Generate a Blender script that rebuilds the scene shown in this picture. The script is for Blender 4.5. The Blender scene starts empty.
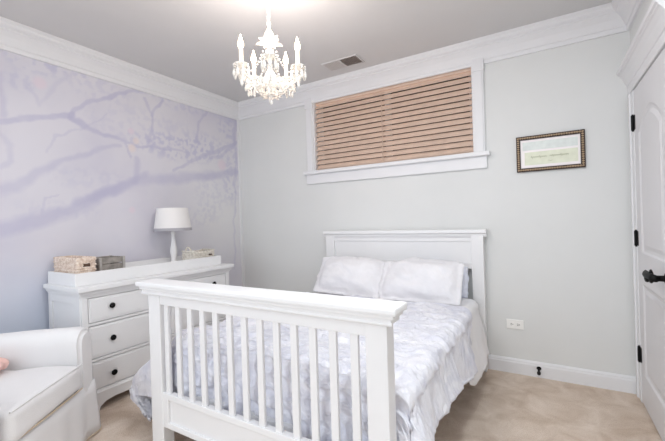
import bpy, bmesh, math, random
import numpy as np
from mathutils import Vector, Matrix, noise
random.seed(7)
C = bpy.context.scene.collection
R = math.radians
PI = math.pi

# ------------------------------------------------------------------ materials
def srgb(r, g, b):
    f = lambda c: ((c/255)/12.92 if c/255 <= 0.04045 else ((c/255+0.055)/1.055)**2.4)
    return (f(r), f(g), f(b), 1)

def mat(name, col, rough=.5, metal=0, var=.06, scale=6, bump=0, bscale=200, bstretch=(1, 1, 1), spec=.5,
        emit=None, trans=0, sss=0):
    m = bpy.data.materials.new(name); m.use_nodes = True
    nt = m.node_tree; n = nt.nodes; L = nt.links
    b = n['Principled BSDF']
    b.inputs['Roughness'].default_value = rough
    b.inputs['Metallic'].default_value = metal
    b.inputs['Specular IOR Level'].default_value = spec
    b.inputs['Transmission Weight'].default_value = trans
    c = srgb(*col)
    tc = n.new('ShaderNodeTexCoord')
    if var:
        nz = n.new('ShaderNodeTexNoise'); nz.inputs['Scale'].default_value = scale
        nz.inputs['Detail'].default_value = 5
        L.new(tc.outputs['Object'], nz.inputs['Vector'])
        cr = n.new('ShaderNodeValToRGB')
        cr.color_ramp.elements[0].position = .3; cr.color_ramp.elements[1].position = .7
        cr.color_ramp.elements[0].color = [x*(1-var) for x in c[:3]]+[1]
        cr.color_ramp.elements[1].color = [min(1, x*(1+var)) for x in c[:3]]+[1]
        L.new(nz.outputs['Fac'], cr.inputs['Fac']); L.new(cr.outputs['Color'], b.inputs['Base Color'])
    else:
        b.inputs['Base Color'].default_value = c
    if bump:
        mp = n.new('ShaderNodeMapping'); mp.inputs['Scale'].default_value = bstretch
        L.new(tc.outputs['Object'], mp.inputs['Vector'])
        bn = n.new('ShaderNodeTexNoise'); bn.inputs['Scale'].default_value = bscale
        bn.inputs['Detail'].default_value = 4
        L.new(mp.outputs['Vector'], bn.inputs['Vector'])
        bp = n.new('ShaderNodeBump'); bp.inputs['Strength'].default_value = bump
        bp.inputs['Distance'].default_value = .01
        L.new(bn.outputs['Fac'], bp.inputs['Height']); L.new(bp.outputs['Normal'], b.inputs['Normal'])
    if emit:
        b.inputs['Emission Color'].default_value = srgb(*emit[0]); b.inputs['Emission Strength'].default_value = emit[1]
    return m

M = {}
M['wall'] = mat('grey_wall_paint', (217, 218, 217), .85, var=.012, scale=3, bump=.05, bscale=350)
M['ceil'] = mat('ceiling_paint', (208, 207, 207), .9, var=.01, scale=3)
M['trim'] = mat('white_trim_paint', (224, 224, 226), .45, var=.01)
M['furn'] = mat('white_furniture_paint', (230, 230, 231), .4, var=.012, scale=4)
M['door'] = mat('white_door_paint', (216, 215, 217), .5, var=.01)
M['black'] = mat('black_iron', (7, 7, 8), .5, metal=.0, var=.2, scale=40, spec=.2)
M['darkgap'] = mat('dark_cavity', (60, 50, 42), .9, var=.1)
M['linen'] = mat('white_slipcover_cotton', (226, 225, 226), .95, var=.02, scale=5, bump=.25, bscale=260)
M['pipe'] = mat('beige_welt', (206, 186, 164), .9)
M['pink'] = mat('pink_cushion_cloth', (228, 190, 182), .95, var=.05, bump=.3, bscale=120)
M['sheet'] = mat('white_sheet_cotton', (236, 235, 236), .9, var=.015, bump=.15, bscale=60)
M['mattress'] = mat('mattress_ticking', (228, 228, 230), .9, var=.02, bump=.2, bscale=80)
M['shade'] = mat('lamp_shade_linen', (233, 231, 230), .9, var=.015, bump=.15, bscale=300)
M['shadeband'] = mat('lamp_shade_grey_band', (172, 170, 176), .8, var=.05)
M['glass'] = mat('window_glass', (235, 240, 240), .05, trans=1, var=0)
M['crystal'] = mat('clear_crystal', (250, 247, 242), .04, var=0, trans=.3, spec=.8)
M['chwhite'] = mat('chandelier_white_enamel', (245, 240, 234), .35, var=.02, scale=30)
M['candle'] = mat('candle_sleeve', (250, 240, 225), .6, var=.02, emit=((255, 232, 205), .6))  # faint emission stands in for bulb light on the sleeve
M['flame'] = mat('lit_bulb', (255, 244, 226), .4, var=0, emit=((255, 226, 186), 7))
M['plastic'] = mat('outlet_plastic', (240, 239, 236), .4, var=.01)
M['slot'] = mat('outlet_slot', (70, 66, 62), .6, var=.05)
M['rubber'] = mat('black_rubber', (24, 23, 24), .6, var=.1, scale=50)
M['matboard'] = mat('white_mat_board', (243, 238, 238), .9, var=.01)
M['ink'] = mat('grey_green_ink', (176, 180, 156), .9, var=.05)
M['greybox'] = mat('grey_weathered_slats', (150, 144, 138), .7, var=.35, scale=18, bump=.3, bscale=60, bstretch=(1, 1, 6))
M['ventgrey'] = mat('vent_grey_metal', (196, 192, 190), .6, var=.02)
M['ventdark'] = mat('vent_cavity_shade', (112, 98, 86), .8, var=.1)

def carpet_mat():
    m = bpy.data.materials.new('beige_carpet'); m.use_nodes = True
    nt = m.node_tree; n = nt.nodes; L = nt.links; b = n['Principled BSDF']
    b.inputs['Roughness'].default_value = .97; b.inputs['Specular IOR Level'].default_value = .15
    tc = n.new('ShaderNodeTexCoord')
    a = n.new('ShaderNodeTexNoise'); a.inputs['Scale'].default_value = 5; a.inputs['Detail'].default_value = 7; a.inputs['Roughness'].default_value = .62
    a.inputs['Distortion'].default_value = .7
    f = n.new('ShaderNodeTexNoise'); f.inputs['Scale'].default_value = 160; f.inputs['Detail'].default_value = 3
    for q in (a, f): L.new(tc.outputs['Object'], q.inputs['Vector'])
    cr = n.new('ShaderNodeValToRGB')
    e = cr.color_ramp.elements
    e[0].position = .34; e[0].color = srgb(198, 178, 160); e[1].position = .66; e[1].color = srgb(227, 212, 198)
    L.new(a.outputs['Fac'], cr.inputs['Fac'])
    mx = n.new('ShaderNodeMixRGB'); mx.blend_type = 'OVERLAY'; mx.inputs[0].default_value = .35
    L.new(cr.outputs['Color'], mx.inputs[1]); L.new(f.outputs['Fac'], mx.inputs[2])
    L.new(mx.outputs['Color'], b.inputs['Base Color'])
    bp = n.new('ShaderNodeBump'); bp.inputs['Strength'].default_value = .7; bp.inputs['Distance'].default_value = .012
    L.new(f.outputs['Fac'], bp.inputs['Height']); L.new(bp.outputs['Normal'], b.inputs['Normal'])
    return m
M['carpet'] = carpet_mat()

def wicker_mat(name, c1, c2):
    m = bpy.data.materials.new(name); m.use_nodes = True
    nt = m.node_tree; n = nt.nodes; L = nt.links; b = n['Principled BSDF']
    b.inputs['Roughness'].default_value = .8
    tc = n.new('ShaderNodeTexCoord'); nz = n.new('ShaderNodeTexNoise'); nz.inputs['Scale'].default_value = 55; nz.inputs['Detail'].default_value = 3
    L.new(tc.outputs['Object'], nz.inputs['Vector'])
    cr = n.new('ShaderNodeValToRGB'); e = cr.color_ramp.elements
    e[0].position = .35; e[0].color = srgb(*c1); e[1].position = .65; e[1].color = srgb(*c2)
    L.new(nz.outputs['Fac'], cr.inputs['Fac']); L.new(cr.outputs['Color'], b.inputs['Base Color'])
    return m
M['wicker'] = wicker_mat('pale_wicker', (200, 176, 158), (234, 220, 208))
M['whitewicker'] = wicker_mat('cream_wicker', (205, 198, 186), (233, 228, 219))

def blind_mat():
    m = mat('brown_blind', (220, 196, 179), .7, var=.05, scale=14)
    return m
M['blind'] = blind_mat()
M['blindlight'] = mat('blind_tape', (214, 190, 172), .8, var=.03)
M['framebrown'] = mat('antique_bronze_frame', (62, 46, 38), .45, metal=.35, var=.35, scale=60)
M['framebead'] = mat('gold_bead', (196, 172, 142), .4, metal=.4, var=.2, scale=90)

def quilt_mat():
    m = bpy.data.materials.new('pale_lavender_print_quilt'); m.use_nodes = True
    nt = m.node_tree; n = nt.nodes; L = nt.links; b = n['Principled BSDF']
    b.inputs['Roughness'].default_value = .9; b.inputs['Specular IOR Level'].default_value = .2
    tc = n.new('ShaderNodeTexCoord')
    a = n.new('ShaderNodeTexNoise'); a.inputs['Scale'].default_value = 7; a.inputs['Detail'].default_value = 6; a.inputs['Distortion'].default_value = 1.2
    L.new(tc.outputs['Object'], a.inputs['Vector'])
    cr = n.new('ShaderNodeValToRGB'); e = cr.color_ramp.elements
    e[0].position = .33; e[0].color = srgb(216, 217, 228); e[1].position = .60; e[1].color = srgb(234, 234, 240)
    L.new(a.outputs['Fac'], cr.inputs['Fac']); L.new(cr.outputs['Color'], b.inputs['Base Color'])
    f = n.new('ShaderNodeTexNoise'); f.inputs['Scale'].default_value = 24; f.inputs['Detail'].default_value = 5; f.inputs['Distortion'].default_value = 1.0
    mp = n.new('ShaderNodeMapping'); mp.inputs['Scale'].default_value = (1, 1, .26)
    L.new(tc.outputs['Object'], mp.inputs['Vector']); L.new(mp.outputs['Vector'], f.inputs['Vector'])
    bp = n.new('ShaderNodeBump'); bp.inputs['Strength'].default_value = .9; bp.inputs['Distance'].default_value = .022
    L.new(f.outputs['Fac'], bp.inputs['Height']); L.new(bp.outputs['Normal'], b.inputs['Normal'])
    return m
M['quilt'] = quilt_mat()
M['pillow'] = mat('pillow_sham_print', (232, 231, 234), .92, var=.03, scale=9, bump=.7, bscale=22)
M['pillow2'] = mat('blue_white_pillowcase', (222, 226, 238), .92, var=.03, scale=9, bump=.3, bscale=30)

def attr_mat(name, rough):
    m = bpy.data.materials.new(name); m.use_nodes = True
    n = m.node_tree.nodes; b = n['Principled BSDF']; b.inputs['Roughness'].default_value = rough
    b.inputs['Specular IOR Level'].default_value = .25
    a = n.new('ShaderNodeAttribute'); a.attribute_name = 'print'
    m.node_tree.links.new(a.outputs['Color'], b.inputs['Base Color'])
    return m
M['mural'] = attr_mat('lavender_tree_mural_paper', .85)

# ------------------------------------------------------------------ mesh helpers
def new_bm(): return bmesh.new()

def add_box(bm, x0, x1, y0, y1, z0, z1, bev=0, mtx=None):
    t = bmesh.new()
    vs = [t.verts.new((x, y, z)) for x in (x0, x1) for y in (y0, y1) for z in (z0, z1)]
    for f in ((0, 1, 3, 2), (4, 6, 7, 5), (0, 4, 5, 1), (2, 3, 7, 6), (0, 2, 6, 4), (1, 5, 7, 3)):
        t.faces.new([vs[i] for i in f])
    bmesh.ops.recalc_face_normals(t, faces=t.faces)
    if bev:
        bmesh.ops.bevel(t, geom=list(t.edges), offset=bev, segments=2, profile=.6, affect='EDGES', clamp_overlap=True)
    join(bm, t, mtx)

def join(bm, t, mtx=None):
    if mtx is not None: bmesh.ops.transform(t, matrix=mtx, verts=t.verts)
    me = bpy.data.meshes.new('tmp'); t.to_mesh(me); t.free()
    bm.from_mesh(me); bpy.data.meshes.remove(me)

def add_lathe(bm, prof, center=(0, 0, 0), seg=24, mtx=None, wob=None):
    t = bmesh.new(); rings = []
    for r, z in prof:
        if r < 1e-5: rings.append([t.verts.new((0, 0, z))])
        else: rings.append([t.verts.new((r*math.cos(2*PI*i/seg)*(1 + (wob(i, z) if wob else 0)), r*math.sin(2*PI*i/seg)*(1 + (wob(i, z) if wob else 0)), z)) for i in range(seg)])
    for a, b in zip(rings[:-1], rings[1:]):
        for i in range(seg):
            j = (i+1) % seg
            if len(a) == 1 and len(b) == 1: continue
            if len(a) == 1: t.faces.new((a[0], b[j], b[i]))
            elif len(b) == 1: t.faces.new((a[i], a[j], b[0]))
            else: t.faces.new((a[i], a[j], b[j], b[i]))
    bmesh.ops.recalc_face_normals(t, faces=t.faces)
    T = Matrix.Translation(center)
    join(bm, t, T if mtx is None else mtx @ T)

def add_tube(bm, pts, rad, seg=8, closed=False, cap=True):
    t = bmesh.new(); pts = [Vector(p) for p in pts]; n = len(pts); rings = []
    up = Vector((0, 0, 1)); prev = None
    for i, p in enumerate(pts):
        if closed: d = pts[(i+1) % n]-pts[i-1]
        else: d = pts[min(i+1, n-1)]-pts[max(i-1, 0)]
        d.normalize()
        a = prev if prev is not None else (up if abs(d.z) < .9 else Vector((1, 0, 0)))
        s = d.cross(a)
        if s.length < 1e-6: s = d.cross(Vector((1, 0, 0)))
        s.normalize(); u = s.cross(d).normalized(); prev = u
        r = rad[i] if isinstance(rad, (list, tuple)) else rad
        rings.append([t.verts.new(p+s*r*math.cos(2*PI*k/seg)+u*r*math.sin(2*PI*k/seg)) for k in range(seg)])
    rng = range(n) if closed else range(n-1)
    for i in rng:
        a, b = rings[i], rings[(i+1) % n]
        for k in range(seg): t.faces.new((a[k], a[(k+1) % seg], b[(k+1) % seg], b[k]))
    if cap and not closed:
        t.faces.new(rings[0][::-1]); t.faces.new(rings[-1])
    bmesh.ops.recalc_face_normals(t, faces=t.faces)
    join(bm, t)

def add_prism(bm, outline, d0, d1, axis='x', bev=0):
    """closed outline of (a,b) pairs extruded along an axis. x: (y,z)  y: (x,z)  z: (x,y)"""
    t = bmesh.new()
    P = {'x': lambda a, b, d: (d, a, b), 'y': lambda a, b, d: (a, d, b), 'z': lambda a, b, d: (a, b, d)}[axis]
    A = [t.verts.new(P(a, b, d0)) for a, b in outline]; B = [t.verts.new(P(a, b, d1)) for a, b in outline]
    n = len(outline)
    t.faces.new(A); t.faces.new(B[::-1])
    for i in range(n): t.faces.new((A[i], B[i], B[(i+1) % n], A[(i+1) % n]))
    bmesh.ops.recalc_face_normals(t, faces=t.faces)
    if bev: bmesh.ops.bevel(t, geom=list(t.edges), offset=bev, segments=2, affect='EDGES', clamp_overlap=True)
    join(bm, t)

def add_sweep(bm, prof, p0, p1, out, mit0=0, mit1=0):
    """sweep a (projection, z) closed profile from p0 to p1 (xy); out = unit xy normal; mitre shifts ends by mit*projection along path"""
    t = bmesh.new(); p0 = Vector((*p0, 0)); p1 = Vector((*p1, 0)); o = Vector((*out, 0)); d = (p1-p0).normalized()
    A = [t.verts.new(p0+o*a+Vector((0, 0, z))+d*(a*mit0)) for a, z in prof]
    B = [t.verts.new(p1+o*a+Vector((0, 0, z))-d*(a*mit1)) for a, z in prof]
    n = len(prof); t.faces.new(A); t.faces.new(B[::-1])
    for i in range(n): t.faces.new((A[i], B[i], B[(i+1) % n], A[(i+1) % n]))
    bmesh.ops.recalc_face_normals(t, faces=t.faces)
    join(bm, t)

def obj(name, bm, m, parent=None, smooth=False, loc=None, ang=35):
    me = bpy.data.meshes.new(name)
    if bm is not None:
        bm.to_mesh(me); bm.free()
    me.materials.append(m)
    o = bpy.data.objects.new(name, me); C.objects.link(o)
    if smooth:
        for p in me.polygons: p.use_smooth = True
        if ang: me.set_sharp_from_angle(angle=R(ang))
    if parent: o.parent = parent
    if loc: o.location = loc
    return o

def tag(o, label, cat, group=None):
    o['label'] = label; o['category'] = cat
    if group: o['group'] = group
    return o

def thing(name, label, cat, loc=(0, 0, 0), rotz=0, group=None):
    o = bpy.data.objects.new(name, None); C.objects.link(o); o.location = loc; o.rotation_euler = (0, 0, rotz)
    o.empty_display_size = .1
    return tag(o, label, cat, group)

def struct(name, bm, m, parent=None, smooth=False):
    o = obj(name, bm, m, parent, smooth)
    if parent is None: o['kind'] = 'structure'
    return o

def sempty(name, loc=(0, 0, 0)):
    o = bpy.data.objects.new(name, None); C.objects.link(o); o.location = loc; o['kind'] = 'structure'
    return o

def subsurf(o, lv=2):
    s = o.modifiers.new('sub', 'SUBSURF'); s.levels = lv; s.render_levels = lv

def nz(x, y, z=0): return noise.noise(Vector((x, y, z)))

# ------------------------------------------------------------------ the room
W, H, YR = 3.790, 2.74, -6.2        # width, height, rear wall
bm = new_bm(); add_box(bm, -.1, W+.9, YR-.1, .1, -.1, 0); struct('floor', bm, M['carpet'])
bm = new_bm(); add_box(bm, -.1, W+.1, YR-.1, .1, H, H+.1)
struct('ceiling', bm, M['ceil'])

# window opening in the back wall
wx1, wx2, wz1, wz2 = 1.11, 2.745, 1.825, 2.586
bm = new_bm()
add_box(bm, -.1, wx1, 0, .14, 0, H); add_box(bm, wx2, W+.1, 0, .14, 0, H)
add_box(bm, wx1, wx2, 0, .14, 0, wz1); add_box(bm, wx1, wx2, 0, .14, wz2, H)
struct('wall_back', bm, M['wall'])

# right wall with the door opening
DY0, DY1, DZ = -.145, -.915, 2.10
bm = new_bm()
add_box(bm, W, W+.1, DY0, 0, 0, H); add_box(bm, W, W+.1, YR, DY1, 0, H); add_box(bm, W, W+.1, DY1, DY0, DZ+.005, H)
add_box(bm, W+.7, W+.8, DY1-.2, DY0+.2, 0, H)           # the wall of the closet behind the door
add_box(bm, W+.1, W+.7, DY0, DY0+.2, 0, H); add_box(bm, W+.1, W+.7, DY1-.2, DY1, 0, H); add_box(bm, W+.1, W+.7, DY1, DY0, H-.3, H)
struct('wall_right', bm, M['wall'])

# rear wall (behind the camera) with an unseen wide window added to bring in light
rx0, rx1, rz0, rz1 = .5, 3.3, .35, 2.45
bm = new_bm()
add_box(bm, -.1, rx0, YR-.12, YR, 0, H); add_box(bm, rx1, W+.1, YR-.12, YR, 0, H)
add_box(bm, rx0, rx1, YR-.12, YR, 0, rz0); add_box(bm, rx0, rx1, YR-.12, YR, rz1, H)
struct('wall_rear', bm, M['wall'])
w2 = sempty('added_window', (0, YR, 0))
bm = new_bm()
for a in (rx0, (rx0+rx1)/2, rx1): add_box(bm, a-.035, a+.035, -.07, .015, rz0, rz1)
for a in (rz0, rz1): add_box(bm, rx0, rx1, -.07, .015, a-.035, a+.035)
obj('window_frame', bm, M['trim'], w2)

# left wall: printed mural paper, a fine grid of colour: print plus painted-in light
def seg_dist(Y, Z, pts):
    """distance and interpolated width along a polyline of (y, z, halfwidth)"""
    best = np.full(Y.shape, 9.0)
    for (a, b, wa), (c, d, wb) in zip(pts[:-1], pts[1:]):
        vx, vy = c-a, d-b; l2 = vx*vx+vy*vy+1e-9
        t = np.clip(((Y-a)*vx+(Z-b)*vy)/l2, 0, 1)
        dd = np.hypot(Y-(a+t*vx), Z-(b+t*vy)) / (wa+(wb-wa)*t)
        best = np.minimum(best, dd)
    return best

CAMC = np.array([3.2495, -3.2623, 1.2951]); YAW, PIT, ROL, FPX = .53616, -.00235, .03074, 359.21
_f = np.array([-math.sin(YAW)*math.cos(PIT), math.cos(YAW)*math.cos(PIT), math.sin(PIT)])
_r0 = np.array([math.cos(YAW), math.sin(YAW), 0]); _u0 = np.cross(_r0, _f)
_r = math.cos(ROL)*_r0-math.sin(ROL)*_u0; _u = math.sin(ROL)*_r0+math.cos(ROL)*_u0

MURAL = {'hard': [([(-2.327, 2.041, 0.02), (-2.084, 2.121, 0.023), (-1.842, 2.19, 0.021)], 0.75), ([(-1.857, 2.186, 0.018), (-1.728, 2.323, 0.017), (-1.518, 2.447, 0.015), (-1.24, 2.566, 0.015)], 0.65), ([(-1.858, 2.165, 0.017), (-1.635, 2.095, 0.016), (-1.418, 2.059, 0.014), (-1.214, 2.04, 0.011), (-0.963, 2.062, 0.008)], 0.8), ([(-1.214, 2.04, 0.013), (-0.986, 2.085, 0.012), (-0.732, 2.061, 0.011)], 0.5), ([(-1.17, 2.08, 0.014), (-1.143, 2.335, 0.013), (-1.042, 2.521, 0.01)], 0.7), ([(-1.152, 2.333, 0.013), (-1.22, 2.502, 0.01)], 0.6), ([(-0.645, 2.191, 0.016), (-0.609, 2.4, 0.013), (-0.487, 2.533, 0.009)], 0.6), ([(-0.921, 1.848, 0.016), (-0.565, 2.038, 0.018), (-0.053, 2.266, 0.02)], 0.7), ([(-0.479, 2.033, 0.017), (-0.264, 2.104, 0.017), (-0.117, 2.202, 0.018), (-0.083, 2.307, 0.019), (-0.03, 2.518, 0.013)], 0.55), ([(-2.008, 1.883, 0.008), (-1.964, 2.017, 0.008), (-1.713, 2.138, 0.007), (-1.558, 2.28, 0.005)], 0.35), ([(-1.401, 2.03, 0.011), (-1.369, 1.919, 0.009)], 0.7), ([(-2.062, 1.399, 0.008), (-2.052, 1.53, 0.007), (-1.966, 1.565, 0.006)], 0.35)], 'soft': [([(-2.335, 1.28, 0.061), (-2.043, 1.363, 0.053), (-1.805, 1.444, 0.053), (-1.605, 1.582, 0.051), (-1.412, 1.669, 0.045), (-1.229, 1.772, 0.038)], 0.75), ([(-2.328, 1.563, 0.048), (-2.188, 1.605, 0.043), (-2.073, 1.719, 0.03), (-1.905, 1.835, 0.026), (-1.593, 1.971, 0.02), (-1.458, 1.998, 0.013)], 0.6), ([(-1.816, 1.503, 0.041), (-1.351, 1.686, 0.046), (-0.949, 1.767, 0.046), (-0.09, 1.902, 0.049)], 0.7), ([(-1.318, 1.696, 0.033), (-1.311, 1.917, 0.028)], 0.6), ([(-2.3, 1.993, 0.021), (-2.217, 1.897, 0.021), (-2.237, 1.781, 0.017), (-2.307, 1.707, 0.014)], 0.4), ([(-2.274, 2.378, 0.021), (-2.269, 2.109, 0.022)], 0.5), ([(-1.549, 2.618, 0.044), (-0.817, 2.635, 0.042), (-0.064, 2.529, 0.05)], 0.4), ([(-2.129, 2.363, 0.015), (-2.054, 2.241, 0.016), (-1.878, 2.509, 0.016)], 0.3), ([(-0.064, 2.529, 0.015), (-0.139, 0.739, 0.014)], 0.45)], 'leaves': [(-0.849, 2.088, 0.66, 0.167, 0.85), (-0.527, 2.172, 0.371, 0.157, 0.6), (-2.07, 2.54, 0.225, 0.105, 0.75), (-1.803, 2.588, 0.318, 0.098, 0.5), (-1.16, 2.618, 0.483, 0.087, 0.7), (-2.163, 2.376, 0.121, 0.102, 0.5), (-1.617, 2.464, 0.356, 0.12, 0.35), (-0.772, 2.555, 0.405, 0.107, 0.5), (-0.179, 2.432, 0.198, 0.169, 0.7), (-0.136, 1.933, 0.167, 0.484, 0.6), (-1.718, 1.703, 0.382, 0.116, 0.3), (-0.625, 1.391, 0.356, 0.153, 0.3), (-1.94, 1.435, 0.373, 0.093, 0.25), (-0.406, 1.676, 0.342, 0.286, 0.3), (-1.173, 2.23, 0.723, 0.213, 0.3)], 'spots': [(-2.043, 2.392, 0.058, 'p'), (-1.355, 2.009, 0.047, 'o'), (-1.36, 2.164, 0.038, 'p'), (-0.291, 1.976, 0.078, 'p'), (-1.374, 1.44, 0.038, 'p'), (-1.316, 2.08, 0.039, 'o'), (-0.936, 1.29, 0.058, 'p')]}
def build_mural():
    ny, nzz = 600, 250
    ys = np.linspace(YR, 0, ny); zs = np.linspace(0, H, nzz)
    Y, Z = np.meshgrid(ys, zs, indexing='ij')
    def fbm(sc, seed, oct=4, sy=1, sz=1):
        out = np.zeros(Y.size); yy = Y.ravel()*sy; zz = Z.ravel()*sz
        for i in range(Y.size):
            out[i] = noise.fractal(Vector((yy[i]*sc, zz[i]*sc, seed)), .9, 2.1, oct)
        return out.reshape(Y.shape)
    n1 = fbm(1.3, 3.1, 3); n2 = fbm(5, 9.7, 3); n3 = fbm(22, 1.7, 2)
    wy = Y + .03*n2; wz = Z + .03*np.roll(n2, 37, 0)
    base = np.array(srgb(207, 205, 215)[:3]); light = np.array(srgb(214, 212, 220)[:3]); lav = np.array(srgb(200, 198, 212)[:3])
    warm = np.array(srgb(214, 213, 216)[:3]); br = np.array(srgb(184, 182, 205)[:3]); leafc = np.array(srgb(186, 185, 208)[:3])
    blue = np.array(srgb(192, 200, 214)[:3]); pink = np.array(srgb(220, 206, 216)[:3]); orange = np.array(srgb(224, 211, 208)[:3])
    col = np.ones(Y.shape+(3,))*base
    def blend(c, w):
        nonlocal col
        w = np.clip(w, 0, 1)[..., None]; col = col*(1-w)+c*w
    blend(light, .5+1.2*n1); blend(lav, .55*(.15-n1)+.35*n2); blend(warm, np.clip((Z-1.5), 0, 1)*.5*np.clip(.5+n1*1.5, 0, 1)*np.clip((Y+1.9)/1.0, 0, 1)); blend(np.array(srgb(226, 226, 226)[:3]), .85*np.clip((Y+1.25)/.8, 0, 1)*np.clip(1-np.abs(Z-1.35)/.9, 0, 1))  # greyer print near the corner, also lightened to stand in for light
    blend(blue, np.clip((1.15-Z)/.55, 0, 1)*np.clip((-1.5-Y)/.5, 0, 1)*.85)  # bluer towards the bottom at the near end
    for pts, op in MURAL['soft']:
        d = seg_dist(wy, wz, pts); blend(br, .85*op*np.clip(1.45-d, 0, 1)*(1-.3*n2))
    for pts, op in MURAL['hard']:
        d = seg_dist(wy, wz, pts); blend(br, .85*op*np.clip((1.4-d)*1.5, 0, 1)*(1-.4*n2))
    for (cy, cz, ry, rz, op) in MURAL['leaves']:
        e = 1-np.hypot((Y-cy)/ry, (Z-cz)/rz)
        blend(leafc, .8*op*np.clip(e*2.2, 0, 1)*np.clip(n3*2.4+.3, 0, 1))
    for (cy, cz, r, c) in MURAL['spots']:
        e = 1-np.hypot((Y-cy)/r, (Z-cz)/r); blend(pink if c == 'p' else orange, np.clip(e*1.4, 0, .7))
    me = bpy.data.meshes.new('wall_left')
    V = np.zeros((ny*nzz, 3), np.float32); V[:, 1] = Y.ravel(); V[:, 2] = Z.ravel()
    idx = np.arange(ny*nzz).reshape(ny, nzz)
    F = np.stack([idx[:-1, :-1], idx[1:, :-1], idx[1:, 1:], idx[:-1, 1:]], -1).reshape(-1, 4)
    me.from_pydata(V.tolist(), [], F.tolist())
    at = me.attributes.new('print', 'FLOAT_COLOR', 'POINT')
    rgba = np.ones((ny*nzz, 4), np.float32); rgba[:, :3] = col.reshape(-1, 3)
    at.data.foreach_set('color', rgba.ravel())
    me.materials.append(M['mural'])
    o = bpy.data.objects.new('wall_left', me); C.objects.link(o); o['kind'] = 'structure'
    # the wall has its thickness behind the paper
    b2 = new_bm(); add_box(b2, -.12, -.002, YR-.12, .1, 0, H); obj('wall_body', b2, M['wall'], o)
build_mural()

# crown moulding: cove and steps, mitred at the corners
h, p = .182, .112
crown = [(0, H-h), (.016, H-h), (.02, H-h+.012), (.02, H-h+.03), (.028, H-h+.036), (.036, H-h+.055), (.052, H-h+.083), (.074, H-h+.108),
         (.084, H-h+.116), (.084, H-h+.128), (.092, H-h+.132), (.104, H-h+.142), (.107, H-h+.155), (.112, H-h+.16), (.112, H), (0, H)]
ends = [('trim_1', (0, 0), (W, 0), (0, -1)), ('trim_2', (0, YR), (0, 0), (1, 0)), ('trim_3', (W, 0), (W, YR), (-1, 0)), ('trim_4', (W, YR), (0, YR), (0, 1))]
for nm, a, b, o in ends:
    bm = new_bm(); add_sweep(bm, crown, a, b, o, 1, 1); struct(nm, bm, M['trim'])
# corner strip beside the mural
bm = new_bm(); add_sweep(bm, [(0, .0), (.016, .0), (.016, H-h), (0, H-h)], (0, -.034), (0, 0), (1, 0)); struct('trim_5', bm, M['trim'])
# baseboards
hb = .118
bp = [(0, 0), (.017, 0), (.017, hb-.03), (.013, hb-.02), (.013, hb-.012), (.008, hb-.004), (.006, hb), (0, hb)]
for nm, a, b, o in [('baseboard_back', (0, 0), (W, 0), (0, -1)), ('baseboard_left', (0, YR), (0, 0), (1, 0)),
                    ('baseboard_right', (W, DY1-.1), (W, YR), (-1, 0)), ('baseboard_rear', (W, YR), (0, YR), (0, 1))]:
    bm = new_bm(); add_sweep(bm, bp, a, b, o); struct(nm, bm, M['trim'])

# ------------------------------------------------------------------ window over the bed
w1 = sempty('window_1', (0, 0, 0))
ca = .085                                            # casing width
bm = new_bm()
casing = lambda x0, x1, z0, z1: add_box(bm, x0, x1, -.022, 0, z0, z1, .004)
casing(wx1-ca, wx1, wz1, H-.05); casing(wx2, wx2+ca, wz1, H-.05)
add_box(bm, wx1-ca-.004, wx2+ca+.004, -.026, 0, wz2, H-.05, .004)
for x0 in (wx1-ca, wx2):                             # stepped edge of each side casing
    add_box(bm, x0+.012, x0+ca-.012, -.030, -.02, wz1, wz2, .003)
    add_box(bm, x0-.006, x0+ca+.006, -.036, 0, H-h-.055, H-h+.05, .006)
obj('window_casing', bm, M['trim'], w1)
bm = new_bm()
add_box(bm, wx1-ca-.035, wx2+ca+.035, -.062, .10, wz1-.036, wz1, .007)
obj('window_sill', bm, M['trim'], w1)
bm = new_bm(); add_box(bm, wx1-ca-.01, wx2+ca+.01, -.026, 0, wz1-.138, wz1-.034, .006); obj('window_apron', bm, M['trim'], w1)
bm = new_bm()
for a, b, c, d in ((wx1, wx1+.012, wz1, wz2), (wx2-.012, wx2, wz1, wz2), (wx1, wx2, wz2-.012, wz2)): add_box(bm, a, b, -.005, .14, c, d)
for a, b, c, d in ((wx1, wx1+.05, wz1, wz2), (wx2-.05, wx2, wz1, wz2), (wx1, wx2, wz2-.05, wz2), (wx1, wx2, wz1, wz1+.05),
                   ((wx1+wx2)/2-.03, (wx1+wx2)/2+.03, wz1, wz2)): add_box(bm, a, b, .10, .13, c, d)
obj('window_frame', bm, M['trim'], w1)
bm = new_bm(); add_box(bm, wx1, wx2, .113, .118, wz1, wz2); obj('pane', bm, M['glass'], w1)
M['gapbox'] = mat('gap_box_brown', (124, 104, 90), .95, var=.2, scale=8)  # unseen closed box added behind the pane so the blind gaps read dark
bm = new_bm()
for q_ in ((wx1-.1, wx2+.1, .5, .58, wz1-.1, wz2+.1), (wx1-.1, wx1-.02, .14, .5, wz1-.1, wz2+.1), (wx2+.02, wx2+.1, .14, .5, wz1-.1, wz2+.1),
           (wx1-.02, wx2+.02, .14, .5, wz1-.1, wz1-.02), (wx1-.02, wx2+.02, .14, .5, wz2+.02, wz2+.1)): add_box(bm, *q_)
obj('gap_darkening_box', bm, M['gapbox'], w1)

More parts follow.
